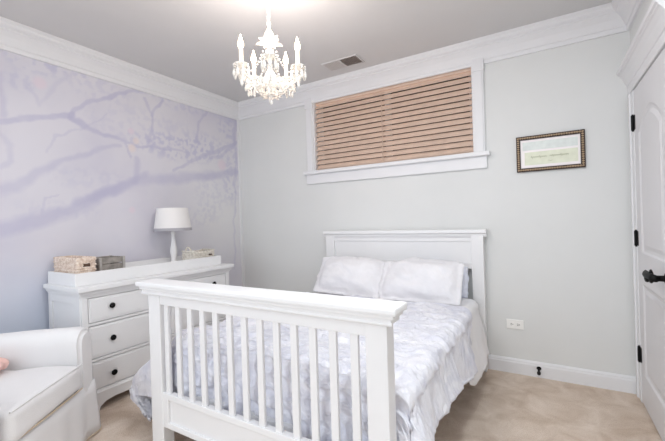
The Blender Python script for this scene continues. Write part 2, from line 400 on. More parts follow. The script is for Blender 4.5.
# the blind
bl = thing('window_blind', 'brown horizontal slat blind, tilted nearly shut, filling the white cased window above the bed', 'blind', ((wx1+wx2)/2, .048, wz1))
hw = (wx2-wx1)/2-.016; hh = wz2-wz1-.012
bm = new_bm(); n = 14; st = (hh-.045)/n
for i in range(n):                                       # tilted slats, nearly closed, a thin dark gap under each lip
    z = .020+i*st
    add_prism(bm, [(-.030, z+.006), (-.033, z+.002), (-.031, z-.001), (-.026, z+.003), (-.006, z+st*.44), (.003, z+st-.001), (.000, z+st-.001), (-.010, z+st*.47)], -hw, hw, 'x')
obj('slats', bm, M['blind'], bl)
bm = new_bm(); add_box(bm, -hw, hw, -.022, .02, hh-.032, hh-.002, .004); obj('headrail', bm, M['blind'], bl)
bm = new_bm(); add_box(bm, -hw, hw, -.022, .012, .002, .022, .004); obj('bottom_rail', bm, M['blind'], bl)
bm = new_bm()
add_box(bm, -.0035-.03, .0035-.03, -.0375, -.0345, .01, hh-.03)
obj('lift_cord', bm, M['blindlight'], bl)

# ------------------------------------------------------------------ door in the right wall
d1 = sempty('door_1', (W, DY0, 0))
def wl(y): return y-DY0
bm = new_bm(); dw = DY0-DY1
X0, X1 = -.016, .024                                 # slab faces
def arch_outline(y0, y1, z0, z1, rise, k=12):
    o = [(y0, z0), (y1, z0), (y1, z1)]
    for i in range(1, k): 
        t = i/k; o.append((y1+(y0-y1)*t, z1+rise*math.sin(PI*t)))
    o.append((y0, z1)); return o
def ring(bm, outer, inner, xa, xb):
    t = bmesh.new(); A = [t.verts.new((xa, y, z)) for y, z in outer]; B = [t.verts.new((xb, y, z)) for y, z in inner]
    n = len(A)
    for i in range(n): t.faces.new((A[i], A[(i+1) % n], B[(i+1) % n], B[i]))
    join(bm, t)
def inset_poly(o, d):
    cy = sum(y for y, z in o)/len(o); cz = (min(z for y, z in o)+max(z for y, z in o))/2
    wy = max(abs(y-cy) for y, z in o); wz = max(abs(z-cz) for y, z in o)
    return [(cy+(y-cy)*(wy-d)/wy, cz+(z-cz)*(wz-d)/wz) for y, z in o]
lock = .115
pz = [(.22, .82, 0), (1.02, 1.80, .11)]
st0, st1 = -.003-lock, -dw+.003+lock
core = -.006
add_box(bm, core, X1, -dw+.003, -.003, .014, DZ-.006)
# stiles, rails in front of the core, panels raised with mouldings
add_box(bm, X0, core, -.003-lock, -.003, .014, DZ-.006); add_box(bm, X0, core, -dw+.003, st1, .014, DZ-.006)
add_box(bm, X0, core, st1, st0, .014, .22); add_box(bm, X0, core, st1, st0, .82, 1.02)
o = [(st0, DZ-.006), (st0, 1.80)] + [(st0+(st1-st0)*i/14, 1.80+.11*math.sin(PI*i/14)) for i in range(1, 14)] + [(st1, 1.80), (st1, DZ-.006)]
add_prism(bm, o, X0, core, 'x')
for z0, z1, rise in pz:
    o = arch_outline(st0, st1, z0, z1, rise)
    a = inset_poly(o, .012); b = inset_poly(o, .03); c = inset_poly(o, .055)
    ring(bm, o, a, X0, -.008); ring(bm, a, b, -.008, core-.0005); ring(bm, b, c, core-.0005, X0+.002)
    t = bmesh.new(); t.faces.new([t.verts.new((X0+.002, y, z)) for y, z in c]); join(bm, t)
slab = obj('door_slab', bm, M['door'], d1)
for z in (.328, 1.108, 1.882):
    bm = new_bm()
    add_lathe(bm, [(0, -.058), (.006, -.056), (.006, -.05), (.010, -.049), (.010, .049), (.006, .05), (.006, .056), (0, .058)], (X0-.007, .002, z), 12)
    add_box(bm, X0-.003, X0+.003, -.036, .0, z-.048, z+.048); add_box(bm, X0-.006, X0+.003, .0, .034, z-.048, z+.048)
    obj('hinge', bm, M['black'], slab, True)
# lever handle with a scrolled end
hz, hy = .945, -.705
bm = new_bm()
add_lathe(bm, [(0, 0), (.042, 0), (.042, .004), (.034, .010), (.026, .014), (.016, .018), (.014, .06), (0, .06)], (0, 0, 0), 20, Matrix.Translation((X0, hy, hz)) @ Matrix.Rotation(-PI/2, 4, 'Y'))
hd = obj('lever_handle', None, M['black'], slab)
pts = [(X0-.055, hy-.02, hz), (X0-.062, hy+.02, hz+.002), (X0-.066, hy+.06, hz+.004), (X0-.066, hy+.10, hz+.002), (X0-.064, hy+.13, hz+.002), (X0-.062, hy+.15, hz+.008), (X0-.060, hy+.172, hz+.019)]
add_tube(bm, pts, [.018, .018, .018, .019, .018, .014, .002], 10)
sc = [(X0-.064, hy+.115-.020*math.cos(a), hz-.012-.018*math.sin(a)) for a in [i*PI/8 for i in range(0, 13)]]
add_tube(bm, sc, [.010]*9+[.009, .008, .007, .006], 8)
sc = [(X0-.062, hy+.035-.014*math.cos(a), hz-.010-.014*math.sin(a)) for a in [i*PI/8 for i in range(0, 10)]]
add_tube(bm, sc, .008, 8)
add_lathe(bm, [(0, 0), (.008, 0), (.011, .008), (.008, .016), (.005, .026), (0, .03)], (0, 0, 0), 12, Matrix.Translation((X0-.060, hy+.05, hz+.010)))
bm.to_mesh(hd.data); bm.free()
for q in hd.data.polygons: q.use_smooth = True
# casing, head frieze and crown cap
bm = new_bm()
add_box(bm, -.020, 0, .0, .105, 0, DZ+.002, .004)      # between the door and the back wall
add_box(bm, -.028, 0, .075, .105, 0, DZ+.002, .004)
add_box(bm, -.020, 0, -dw-.11, -dw, 0, DZ+.002, .004); add_box(bm, -.028, 0, -dw-.11, -dw-.08, 0, DZ+.002, .004)
for a, b in ((0.0, .012), (-dw-.012, -dw)): add_box(bm, 0, .1, a, b, 0, DZ)
add_box(bm, .026, .04, -dw, 0, 0, DZ)                  # stop behind the slab
obj('door_casing', bm, M['trim'], d1)
bm = new_bm()
z0 = DZ+.004
cap = [(0, z0), (.022, z0), (.026, z0+.006), (.022, z0+.014), (.022, z0+.062), (.028, z0+.066), (.034, z0+.084), (.046, z0+.112), (.062, z0+.138), (.070, z0+.143), (.070, z0+.152),
       (.080, z0+.157), (.082, z0+.18), (.06, z0+.184), (0, z0+.184)]
add_sweep(bm, cap, (0, -dw-.13), (0, .142), (-1, 0))
obj('door_header', bm, M['trim'], d1)

# ------------------------------------------------------------------ picture on the back wall
px1, px2, pz1, pz2 = 3.058, 3.513, 1.626, 1.908
pc = ((px1+px2)/2, 0, (pz1+pz2)/2)
pic = thing('framed_picture', 'wide framed print with a beaded dark bronze frame on the grey wall', 'picture', pc)
hw, hh = (px2-px1)/2, (pz2-pz1)/2
bm = new_bm(); fw = .030
for s in (-1, 1):
    add_box(bm, s*hw-(fw if s > 0 else 0), s*hw+(0 if s > 0 else fw), -.022, -.002, -hh, hh, .004)
    add_box(bm, -hw+fw, hw-fw, -.022, -.002, s*hh-(fw if s > 0 else 0), s*hh+(0 if s > 0 else fw), .004)
obj('frame', bm, M['framebrown'], pic)
bm = new_bm()
def bead(x, z): add_lathe(bm, [(0, -.007), (.006, -.0045), (.0085, 0), (.006, .0045), (0, .007)], (x, -.0235, z), 6)
k = 26
for i in range(k+1):
    x = -hw+fw/2+(2*hw-fw)*i/k
    bead(x, hh-fw/2); bead(x, -hh+fw/2)
for i in range(1, 15):
    z = -hh+fw/2+(2*hh-fw)*i/15; bead(-hw+fw/2, z); bead(hw-fw/2, z)
obj('bead_trim', bm, M['framebead'], pic, True)
bm = new_bm(); add_box(bm, -hw+.01, hw-.01, -.012, -.003, -hh+.01, hh-.01); obj('mat_board', bm, M['matboard'], pic)
M['printup'] = mat('print_pale_landscape', (220, 226, 223), .8, var=.06, scale=25)
M['printlow'] = mat('print_pale_green', (222, 225, 206), .8, var=.05, scale=25)
bm = new_bm(); add_box(bm, -hw+.045, hw-.045, -.0135, -.012, .028, hh-.048); obj('upper_print', bm, M['printup'], pic)
bm = new_bm(); add_box(bm, -hw+.058, hw-.045, -.0135, -.012, -hh+.052, .012)
lp = obj('lower_print', bm, M['printlow'], pic)
bm = new_bm()
xs = -.125
for wlen in (8, 9):                                     # a line of faint script, too soft to read
    for j in range(wlen):
        pts = [(xs+t*.013, -.0138, -.032+.008*math.sin(t*2*PI)*(1.5 if (j*3+wlen) % 4 == 0 else .8)+.006*t) for t in [i/6 for i in range(7)]]
        add_tube(bm, pts, .0016, 4); xs += .0135
    xs += .02
obj('script_line', bm, M['ink'], lp)
bm = new_bm(); add_tube(bm, [(-.01+.03*i/8, -.0138, -.066+.004*math.sin(i)) for i in range(9)], .0014, 4)
obj('script_line', bm, M['ink'], lp)

# ------------------------------------------------------------------ outlet, door stop, ceiling vent
ot = thing('wall_outlet', 'white sideways power outlet low on the grey wall right of the bed', 'outlet', (3.011, 0, .398))
bm = new_bm(); add_box(bm, -.062, .062, -.007, 0, -.038, .038, .004); obj('plate', bm, M['plastic'], ot)
for s in (-1, 1):
    bm = new_bm(); add_box(bm, s*.024-.018, s*.024+.018, -.0095, -.006, -.017, .017, .003)
    so = obj('socket', bm, M['plastic'], ot)
    bm = new_bm(); add_box(bm, s*.024-.009, s*.024+.003, -.0102, -.0092, .004, .0075); add_box(bm, s*.024-.009, s*.024+.003, -.0102, -.0092, -.0075, -.004)
    add_lathe(bm, [(0, 0), (.0035, 0), (.0035, .0008), (0, .0008)], (0, 0, 0), 10, Matrix.Translation((s*.024+.009, -.0095, 0)) @ Matrix.Rotation(PI/2, 4, 'X'))
    obj('slot', bm, M['slot'], so)
ds = thing('door_stop', 'small black door stop fixed to the white baseboard below the outlet', 'door stop', (3.172, -.017, .062))
bm = new_bm(); rot = Matrix.Rotation(PI/2, 4, 'X')
add_lathe(bm, [(0, 0), (.017, 0), (.017, .004), (.009, .008), (.007, .05), (0, .05)], (0, 0, 0), 14, Matrix.Translation((0, 0, .012)) @ Matrix.Rotation(PI/2+.35, 4, 'X')); obj('post', bm, M['black'], ds, True)
bm = new_bm(); add_lathe(bm, [(0, .045), (.012, .046), (.014, .055), (.012, .066), (0, .07)], (0, 0, 0), 14, Matrix.Translation((0, 0, .012)) @ Matrix.Rotation(PI/2+.35, 4, 'X')); obj('bumper', bm, M['rubber'], ds, True)

va = (1.672, -.335, H); vl, vw = .17, .08
vt = thing('ceiling_vent', 'rectangular ceiling air vent with one pale and one dark half, near the window', 'vent', va)
bm = new_bm()
for a, b, c, d in ((-vl-.012, vl+.012, -vw-.012, -vw), (-vl-.012, vl+.012, vw, vw+.012), (-vl-.012, -vl, -vw, vw), (vl, vl+.012, -vw, vw), (-.006, .006, -vw, vw)): add_box(bm, a, b, c, d, -.008, 0, .002)
obj('frame', bm, M['ceil'], vt)
bm = new_bm()
for i in range(9):
    x = -vl+.010+i*.0185
    add_box(bm, -.0095, .0095, -vw, vw, -.0008, .0008, 0, Matrix.Translation((x, 0, -.006)) @ Matrix.Rotation(R(8), 4, 'Y'))
for i in range(9):
    x = .014+i*.0185
    add_box(bm, -.006, .006, -vw, vw, -.0008, .0008, 0, Matrix.Translation((x, 0, -.0066)) @ Matrix.Rotation(R(62), 4, 'Y'))
obj('louvres', bm, M['ventgrey'], vt)
bm = new_bm(); add_box(bm, -vl, vl, -vw, vw, -.0015, -.0005); obj('cavity_shade', bm, M['ventdark'], vt)  # dark sheet standing in for the shade inside the duct

# ------------------------------------------------------------------ bed
BX0, BX1 = 1.262, 2.735                                  # outer faces of footboard posts
FY = -2.03
bed = thing('bed', 'white wooden double bed with slatted footboard rail and panelled headboard', 'bed', (2.02, -1.05, 0))
ox, oy = 2.02, -1.05
def bb(bm, x0, x1, y0, y1, z0, z1, bev=.004): add_box(bm, x0-ox, x1-ox, y0-oy, y1-oy, z0, z1, bev)
# headboard
HX0, HX1 = 1.275, 2.80
hbp = bpy.data.objects.new('headboard', None)
bm = new_bm(); bb(bm, HX0+.09, HX1-.09, -.062, -.042, .86, 1.09); bb(bm, HX0+.09, HX1-.09, -.072, -.036, 1.075, 1.14); bb(bm, HX0+.09, HX1-.09, -.072, -.036, .845, .90)
hbo = obj('headboard', bm, M['furn'], bed)
bm = new_bm()
add_sweep(bm, [(0, 1.118), (.03, 1.118), (.034, 1.128), (.036, 1.138), (.046, 1.146), (.050, 1.150), (.050, 1.172), (.046, 1.178), (0, 1.178)], (HX0-.02-ox, -.055-oy), (HX1+.025-ox, -.055-oy), (0, -1))
bb(bm, HX0-.02, HX1+.025, -.058, -.018, 1.14, 1.178)
obj('top_cap', bm, M['furn'], hbo)
for x0 in (HX0, HX1-.095):
    bm = new_bm(); bb(bm, x0, x0+.095, -.088, -.022, 0, 1.14); obj('post', bm, M['furn'], hbo)
bm = new_bm()
for x in (HX0+.1, HX1-.1): pass
for i in range(8):
    x = HX0+.19+i*.162; bb(bm, x, x+.045, -.062, -.044, .30, .85)
bb(bm, HX0+.08, HX1-.08, -.07, -.036, .22, .31)
obj('spindle_rail', bm, M['furn'], hbo)
# footboard
bm = new_bm()
bb(bm, BX0+.09, BX1-.075, FY+.005, FY+.04, .845, .915); fbo = obj('footboard', bm, M['furn'], bed)
bm = new_bm()
# cap: a wide flat top with stepped mouldings below its front edge
for x0, x1, y0, y1, z0, z1 in ((1.20, 2.785, -2.068, -1.935, .944, .972), (1.215, 2.772, -2.056, -1.945, .926, .946), (1.23, 2.76, -2.045, -1.952, .905, .928)):
    bb(bm, x0, x1, y0, y1, z0, z1, .008)
add_tube(bm, [(1.226-ox, -2.040-oy, .907), (2.762-ox, -2.040-oy, .907)], .008, 10)
obj('top_rail', bm, M['furn'], fbo)
for x0, x1 in ((BX0, BX0+.105), (BX1-.09, BX1)):
    bm = new_bm(); bb(bm, x0, x1, FY, FY+.07, 0, .910, .005); obj('post', bm, M['furn'], fbo)
for i in range(13):
    x = 1.404+i*.0988
    bm = new_bm(); bb(bm, x-.018, x+.018, FY+.012, FY+.030, .34, .85, .005); obj('slat', bm, M['furn'], fbo)
bm = new_bm()
bb(bm, BX0+.09, BX1-.075, FY+.004, FY+.042, .315, .348); bb(bm, BX0+.09, BX1-.075, FY+.004, FY+.042, .155, .187)
bb(bm, BX0+.09, BX0+.15, FY+.0035, FY+.0415, .16, .34); bb(bm, BX1-.135, BX1-.075, FY+.0035, FY+.0415, .16, .34)
bb(bm, BX0+.09, BX1-.075, FY+.018, FY+.034, .16, .34)
obj('lower_panel', bm, M['furn'], fbo)
for x0, x1 in ((1.285, 1.315), (2.685, 2.715)):
    bm = new_bm(); bb(bm, x0, x1, FY+.07, -.06, .20, .36); obj('side_rail', bm, M['furn'], bed)
bm = new_bm(); bb(bm, 1.31, 2.69, FY+.05, -.09, .27, .30)
for i in range(9): bb(bm, 1.31, 2.69, FY+.1+i*.21, FY+.18+i*.21, .30, .322)
obj('slat_base', bm, M['furn'], bed)

# mattress
MX0, MX1, MY0, MY1, MZ = 1.295, 2.72, -1.87, -.10, .585
bm = new_bm(); add_box(bm, MX0+.02, MX1-.02, MY0, MY1, .325, MZ-.012, .04)
mt = tag(obj('mattress', bm, M['mattress'], None, True), 'pale mattress lying in the white bed under the quilt', 'mattress')

# bedding draped over the mattress: cross-section by arc length, wrinkled
def ridge(a, b, c): return 1-min(1, abs(nz(a, b, c))*3.2)

def drape(name, y0, y1, x0, x1, ztop, rad, hangL, hangR, m, thick, amp, nu=150, nv=120, seed=0, foot=0, rf=.05, bulge=None, flareR=.10, slant=0):
    """cloth over the mattress: cross-section by arc length, hems at hangL / hangR, and a foot end that turns down by `foot`"""
    top = (x1-x0)-2*rad
    Lb = abs(y1-y0)+(rf*PI/2-rf+foot if foot else 0)
    bm = new_bm(); grid = []
    for j in range(nv+1):
        b = Lb*j/nv; row = []; Lt = abs(y1-y0)-(rf if foot else 0)
        if b <= Lt: y = y0-b; drop = 0; ny = 0
        elif b <= Lt+rf*PI/2: th = (b-Lt)/rf; y = y0-Lt-rf*math.sin(th); drop = rf-rf*math.cos(th); ny = math.sin(th)
        else: y = y1; drop = rf+b-Lt-rf*PI/2; ny = 1
        dropL = ztop-rad-hangL(y); dropR = ztop-rad-hangR(y)
        Ltot = dropL+rad*PI+top+dropR
        yb = y
        for i in range(nu+1):
            y = yb; a = Ltot*i/nu-dropL; side = -1
            if a < 0:
                t = -a/max(dropL, .01); side = t; bl_ = bulge(y) if bulge else .03
                x = x0-bl_*math.sin(min(1, t)*2.6); z = ztop-rad+a; n3 = Vector((-1, 0, .15))
            elif a < rad*PI/2:
                th = a/rad; x = x0+rad-rad*math.cos(th); z = ztop-rad+rad*math.sin(th); n3 = Vector((-math.cos(th), 0, math.sin(th)))
            elif a < rad*PI/2+top:
                x = x0+a+rad-rad*PI/2; z = ztop; n3 = Vector((0, 0, 1))
            elif a < rad*PI+top:
                th = (a-rad*PI/2-top)/rad; x = x1-rad+rad*math.sin(th); z = ztop-rad+rad*math.cos(th); n3 = Vector((math.sin(th), 0, math.cos(th)))
            else:
                q_ = a-rad*PI-top; t = q_/max(dropR, .01); side = t; x = x1+flareR*t**1.2; z = ztop-rad-q_; n3 = Vector((1, 0, .15))
            if slant and side > 0 and i > nu/2: y = y - slant*min(1, side*1.3)*max(0, 1-b/.8)
            sp = y-drop*1.3                              # coordinate running on down the foot end
            if side >= 0:
                k = min(1, .35+1.2*side)
                w_ = amp*k*(1.0*ridge(sp*8+1.5*z, z*1.8, seed)*(1-.5*side)+.8*ridge(sp*15+3*z, z*3, seed+5)*(1-.75*side)+1.5*nz(sp*5, z*3, seed+7)-1.0)
                w_ += .03*side*nz(sp*3.4, z*1.5, seed+21)
            else:
                w_ = amp*(.7*ridge(x*2.6+2*y, y*6, seed+2)+.55*ridge(x*7-y*3, y*9, seed+3)+1.3*nz(x*3, y*4, seed+1)-.5)
                if foot:
                    fz = max(0, min(1, (drop+max(0, -1.62-y)*.8)/.25))
                    w_ += fz*amp*(2.2*ridge(x*5, sp*5, seed+31)+1.5*ridge(x*10+sp*4, sp*11, seed+33)-1.4)
            n3 = n3.normalized()*(1-ny*.8)+Vector((0, -1, 0))*ny*(1 if side < .05 else .2)
            if ny > 0: w_ = max(-.022, min(.022, w_))
            hem = (hangL(y) if i < nu/2 else hangR(y))
            zz = z-drop*(1 if side < 0 else max(0, 1-side*1.2))
            if side >= 0: zz = max(zz, hem)
            pnt = Vector((x, y, zz))+n3*w_
            pnt.z = max(pnt.z, .025)
            row.append(bm.verts.new(pnt))
        grid.append(row)
    for j in range(nv):
        for i in range(nu): bm.faces.new((grid[j][i], grid[j+1][i], grid[j+1][i+1], grid[j][i+1]))
    o = obj(name, bm, m, None, True, ang=0)
    s_ = o.modifiers.new('thick', 'SOLIDIFY'); s_.thickness = thick; s_.offset = -1
    me = o.data
    if sum(pp.normal.z*pp.area for pp in me.polygons) < 0: me.flip_normals()
    return o
lerp = lambda y, tab: next((a[1]+(b[1]-a[1])*(y-a[0])/(b[0]-a[0]) for a, b in zip(tab[:-1], tab[1:]) if a[0] <= y <= b[0]), tab[0][1] if y < tab[0][0] else tab[-1][1])
hr = lambda y: lerp(y, [(-2.0, .385), (-1.85, .385), (-1.6, .38), (-1.35, .36), (-1.0, .32), (-.75, .30), (-.5, .30)])+.010*math.sin(y*9)
hl = lambda y: lerp(y, [(-2.0, .08), (-1.8, .06), (-1.5, .12), (-1.0, .25), (-.4, .3)])+.012*math.sin(y*11)
bul = lambda y: lerp(y, [(-2.0, .40), (-1.85, .37), (-1.6, .25), (-1.3, .12), (-.9, .05), (-.4, .03)])
q = drape('quilt', -.50, -1.922, 1.262, 2.775, .622, .07, hl, hr, M['quilt'], .014, .0155, 230, 300, 2, .27, .05, bul, .075, .32)
tag(q, 'wrinkled pale lavender and white quilt spread over the white bed', 'quilt')
hs = lambda y: lerp(y, [(-1.0, .28), (-.85, .21), (-.6, .175), (-.12, .165)])
s = drape('bed_sheet', -.12, -.98, 1.30, 2.755, .600, .06, lambda y: .3, hs, M['sheet'], .006, .009, 140, 80, 11, 0, .05, None, .085)
tag(s, 'white top sheet showing at the head end, hanging past the quilt by the headboard post', 'bed sheet')

# pillows
def pillow(name, label, loc, w, hgt, t, tilt, rz, m, flange, seed, roll=0, group=None):
    bm = new_bm(); N, K = 34, 26; top = []; bot = []
    for side, G in ((1, top), (-1, bot)):
        for j in range(K+1):
            row = []
            for i in range(N+1):
                u = -1+2*i/N; v = -1+2*j/K
                x = u*w/2*(1-.045*(1-abs(v)**2)*abs(u)**3*0 - .04*abs(u)*(1-v*v)*0); z = v*hgt/2
                x *= 1-.05*(1-abs(u)**.8)*0
                fe = 1-flange*.7; ex = max(0, 1-min(1, abs(u)/fe)**2.6); ez = max(0, 1-min(1, abs(v)/(fe-.03))**2.6)
                y = side*(t/2*(ex*ez)**.6+.004)
                y += .03*nz(u*1.3+seed, v*1.1, seed)*(abs(u)+abs(v))*.6+.010*nz(u*4+seed, v*4, seed)*(1-ex*ez)
                y += (.022*nz(u*1.7+seed, v*1.9, side)+.016*(ridge(u*1.6+v*.8+seed, v*1.2, side+seed)-.5))*(ex*ez)**.5+.007*nz(u*6+seed, v*5, side)
                pinch = .03*(1-abs(abs(u)-1)**2)*0
                x += .016*nz(v*2.4, seed, u); z += .02*nz(u*2.2, seed+5, v)*(1+v)-.028*(1+v)*u*u*.6+.006*nz(u*7, v*3, seed)
                row.append((x, y, z))
            G.append(row)
    V = [[[bm.verts.new(p_) for p_ in row] for row in G] for G in (top, bot)]
    for G, fl in ((V[0], False), (V[1], True)):
        for j in range(K):
            for i in range(N):
                q_ = (G[j][i], G[j][i+1], G[j+1][i+1], G[j+1][i]); bm.faces.new(q_[::-1] if fl else q_)
    per = [(0, i) for i in range(N)]+[(j, N) for j in range(K)]+[(K, i) for i in range(N, 0, -1)]+[(j, 0) for j in range(K, 0, -1)]
    for a, b in zip(per, per[1:]+per[:1]):
        bm.faces.new((V[0][a[0]][a[1]], V[1][a[0]][a[1]], V[1][b[0]][b[1]], V[0][b[0]][b[1]]))
    bmesh.ops.recalc_face_normals(bm, faces=bm.faces)
    o = obj(name, bm, m, None, True, ang=0); o.location = loc; o.rotation_euler = (tilt, roll, rz)
    return tag(o, label, 'pillow', group)
pillow('pillow', 'left white flanged pillow sham leaning on the headboard', (1.655, -.300, .768), .66, .39, .21, R(-33), R(3), M['pillow'], .16, 3, R(2), 'pillows on the bed')
pillow('pillow', 'right white flanged pillow sham leaning on the headboard', (2.325, -.315, .768), .70, .39, .21, R(-33), R(-3), M['pillow'], .16, 8, R(-1.5), 'pillows on the bed')
pillow('pillow', 'bluish white pillow tucked behind the right pillow sham', (2.40, -.128, .752), .56, .28, .075, R(-10), 0, M['pillow2'], 0, 14, 0, 'pillows on the bed')

# ------------------------------------------------------------------ dresser
dr = thing('dresser', 'white six-drawer dresser with black knobs standing against the mural wall', 'dresser', (0, -1.375, 0))
Y0, Y1 = -.665, .665                                      # local, body ends
bm = new_bm()
add_box(bm, .035, .484, Y0, Y1, .10, .835, .003)
body = obj('body', bm, M['furn'], dr)
# recessed end panels: frames on the ends
for yy, s_ in ((Y0, -1), (Y1, 1)):
    bm = new_bm()
    for a, b, c, d in ((.035, .09, .10, .83), (.445, .50, .10, .83), (.09, .445, .76, .83), (.09, .445, .10, .18)):
        add_box(bm, a, b, min(yy, yy+s_*.008), max(yy, yy+s_*.008), c, d, .002)
    obj('end_frame', bm, M['furn'], dr)
bm = new_bm()
for z0, z1, e in ((.812, .828, .014), (.826, .842, .026), (.840, .852, .034), (.852, .884, .050)):
    add_box(bm, .028, .50+e, Y0-e*.72, Y1+e*.72, z0, z1, .005)
obj('top', bm, M['furn'], dr)
# plinth with bracket feet
bm = new_bm()
def skirt_outline(a, b):
    o = [(a, 0), (a+.10, 0), (a+.115, .03), (a+.15, .052), (a+.21, .062)]
    o += [(b-.21, .062), (b-.15, .052), (b-.115, .03), (b-.10, 0), (b, 0), (b, .125), (a, .125)]
    return o
add_prism(bm, skirt_outline(Y0-.012, Y1+.012), .49, .515, 'x')
for yy in (Y0-.012, Y1-.012): add_prism(bm, [(x, z) for x, z in [(.035, 0), (.11, 0), (.13, .04), (.17, .062), (.36, .062), (.40, .04), (.42, 0), (.515, 0), (.515, .125), (.035, .125)]], yy, yy+.024, 'y')
add_sweep(bm, [(0, .12), (.018, .12), (.018, .128), (.008, .14), (0, .142)], (.50, Y0-.012), (.50, Y1+.012), (1, 0))
obj('plinth', bm, M['furn'], dr)
rows = [(.152, .345), (.372, .598), (.625, .795)]
kz = [.235, .488, .722]
for ci, (a, b) in enumerate(((Y0+.045, -.012), (.012, Y1-.045))):
    for (z0, z1), k in zip(rows, kz):
        bm = new_bm(); add_box(bm, .48, .504, a, b, z0, z1, .003)
        add_box(bm, .50, .507, a+.014, b-.014, z0+.014, z1-.014, .003)
        d = obj('drawer', bm, M['furn'], dr)
        yk = -1.844+1.375 if ci == 0 else -.908+1.375
        bm = new_bm()
        add_lathe(bm, [(0, 0), (.011, 0), (.010, .008), (.014, .011), (.020, .016), (.020, .021), (.014, .026), (0, .028)], (0, 0, 0), 18, Matrix.Translation((.506, yk, k)) @ Matrix.Rotation(PI/2, 4, 'Y'))
        obj('knob', bm, M['black'], d, True)
bm = new_bm()                                            # face frame round the drawer openings, 5 mm gaps
g = .005
for a, b in ((Y0, Y0+.045-g), (-.012+g, .012-g), (Y1-.045+g, Y1)): add_box(bm, .478, .509, a, b, .10, .832, .002)
for z0, z1 in ((.10, rows[0][0]-g), (rows[0][1]+g, rows[1][0]-g), (rows[1][1]+g, rows[2][0]-g), (rows[2][1]+g, .832)):
    add_box(bm, .478, .508, Y0+.01, Y1-.01, z0, z1, .002)
obj('face_frame', bm, M['furn'], dr)

# changing tray on the dresser top
ty0, ty1, tx0, tx1, tz0, tz1 = -2.05, -.757, .045, .455, .884, .974
tr = thing('changing_tray', 'white open tray topper lying along the top of the white dresser', 'tray', (.25, -1.4035, tz0))
bm = new_bm(); hx, hy_ = .205, (ty1-ty0)/2
for a, b, c, d in ((-hx, -hx+.02, -hy_, hy_), (hx-.02, hx, -hy_, hy_), (-hx+.02, hx-.02, -hy_, -hy_+.02), (-hx+.02, hx-.02, hy_-.02, hy_)): add_box(bm, a, b, c, d, 0, tz1-tz0, .004)
obj('rim', bm, M['furn'], tr)
bm = new_bm(); add_box(bm, -hx+.02, hx-.02, -hy_+.02, hy_-.02, .002, .014); obj('bottom', bm, M['furn'], tr)
TZ = tz0+.0145

# wicker baskets
def wicker_box(bm, lx, ly, h0, h1, taper=.92, rows_=8, wall=.010):
    """woven walls: staggered bulging strands, hollow"""
    def ringpts(z, off):
        k = taper+(1-taper)*((z-h0)/(h1-h0)); a, b = lx/2*k+off, ly/2*k+off
        P = []; nx, ny = max(6, int(lx/.02)), max(4, int(ly/.02))
        for i in range(nx): P.append((-a+2*a*i/nx, -b))
        for i in range(ny): P.append((a, -b+2*b*i/ny))
        for i in range(nx): P.append((a-2*a*i/nx, b))
        for i in range(ny): P.append((-a, b-2*b*i/ny))
        return P
    dz = (h1-h0)/rows_
    for r in range(rows_):
        z = h0+(r+.5)*dz; P = ringpts(z, -.004); Q = []
        for i, (x, y) in enumerate(P):
            s_ = .0028*(1 if (i+r) % 2 else -1); l = math.hypot(x, y) or 1
            Q.append((x+s_*x/l, y+s_*y/l, z))
        add_tube(bm, Q, dz*.56, 6, closed=True)
    t = bmesh.new(); A = [t.verts.new((x, y, h0)) for x, y in ringpts(h0, -.004)]; B = [t.verts.new((x, y, h1)) for x, y in ringpts(h1, -.006)]
    n_ = len(A)
    for i in range(n_): t.faces.new((A[i], A[(i+1) % n_], B[(i+1) % n_], B[i]))
    t.faces.new(A[::-1]); join(bm, t)
    return ringpts(h1, -.004)
bk = thing('wicker_basket', 'pale tan wicker basket at the armchair end of the dresser tray', 'basket', (.232, -1.952, TZ), 0, 'wicker baskets on the dresser')
bm = new_bm(); rp = wicker_box(bm, .345, .125, .005, .172, .97, 9); obj('basket_body', bm, M['wicker'], bk, True, ang=60)
bm = new_bm(); add_tube(bm, [(x, y, .172) for x, y in rp], .009, 8, closed=True); obj('rim', bm, M['wicker'], bk, True)
M['hole'] = mat('basket_hole_shade', (92, 72, 60), .9, var=.1)  # dark rod painted as the shade of an open hand hole
bm = new_bm(); add_tube(bm, [(.1715, -.022, .125), (.1715, .022, .125)], .011, 8); obj('hand_hole_shade', bm, M['hole'], bk, True)
M['lining'] = mat('basket_lining_rose', (205, 180, 172), .9, var=.1)
bm = new_bm(); add_box(bm, -.16, .16, -.05, .05, .012, .148, .01); obj('contents', bm, M['lining'], bk)

bk2 = thing('wicker_basket', 'cream wicker basket at the far end of the tray, right of the lamp', 'basket', (.305, -.905, TZ), 0, 'wicker baskets on the dresser')
bm = new_bm(); rp = wicker_box(bm, .175, .24, .005, .122, .95, 7); obj('basket_body', bm, M['whitewicker'], bk2, True, ang=60)
bm = new_bm(); add_tube(bm, [(x, y, .122+.012*max(0, (abs(y)-.08)/.04)) for x, y in rp], .010, 8, closed=True); obj('rim', bm, M['whitewicker'], bk2, True)
bm = new_bm(); add_tube(bm, [(-.05+.10*i/10, -.116, .128+.045*math.sin(PI*i/10)) for i in range(11)], .009, 8); obj('handle', bm, M['whitewicker'], bk2, True)
bm = new_bm(); add_tube(bm, [(.087, .05, .092), (.087, .085, .092)], .009, 8); obj('hand_hole_shade', bm, M['hole'], bk2, True)

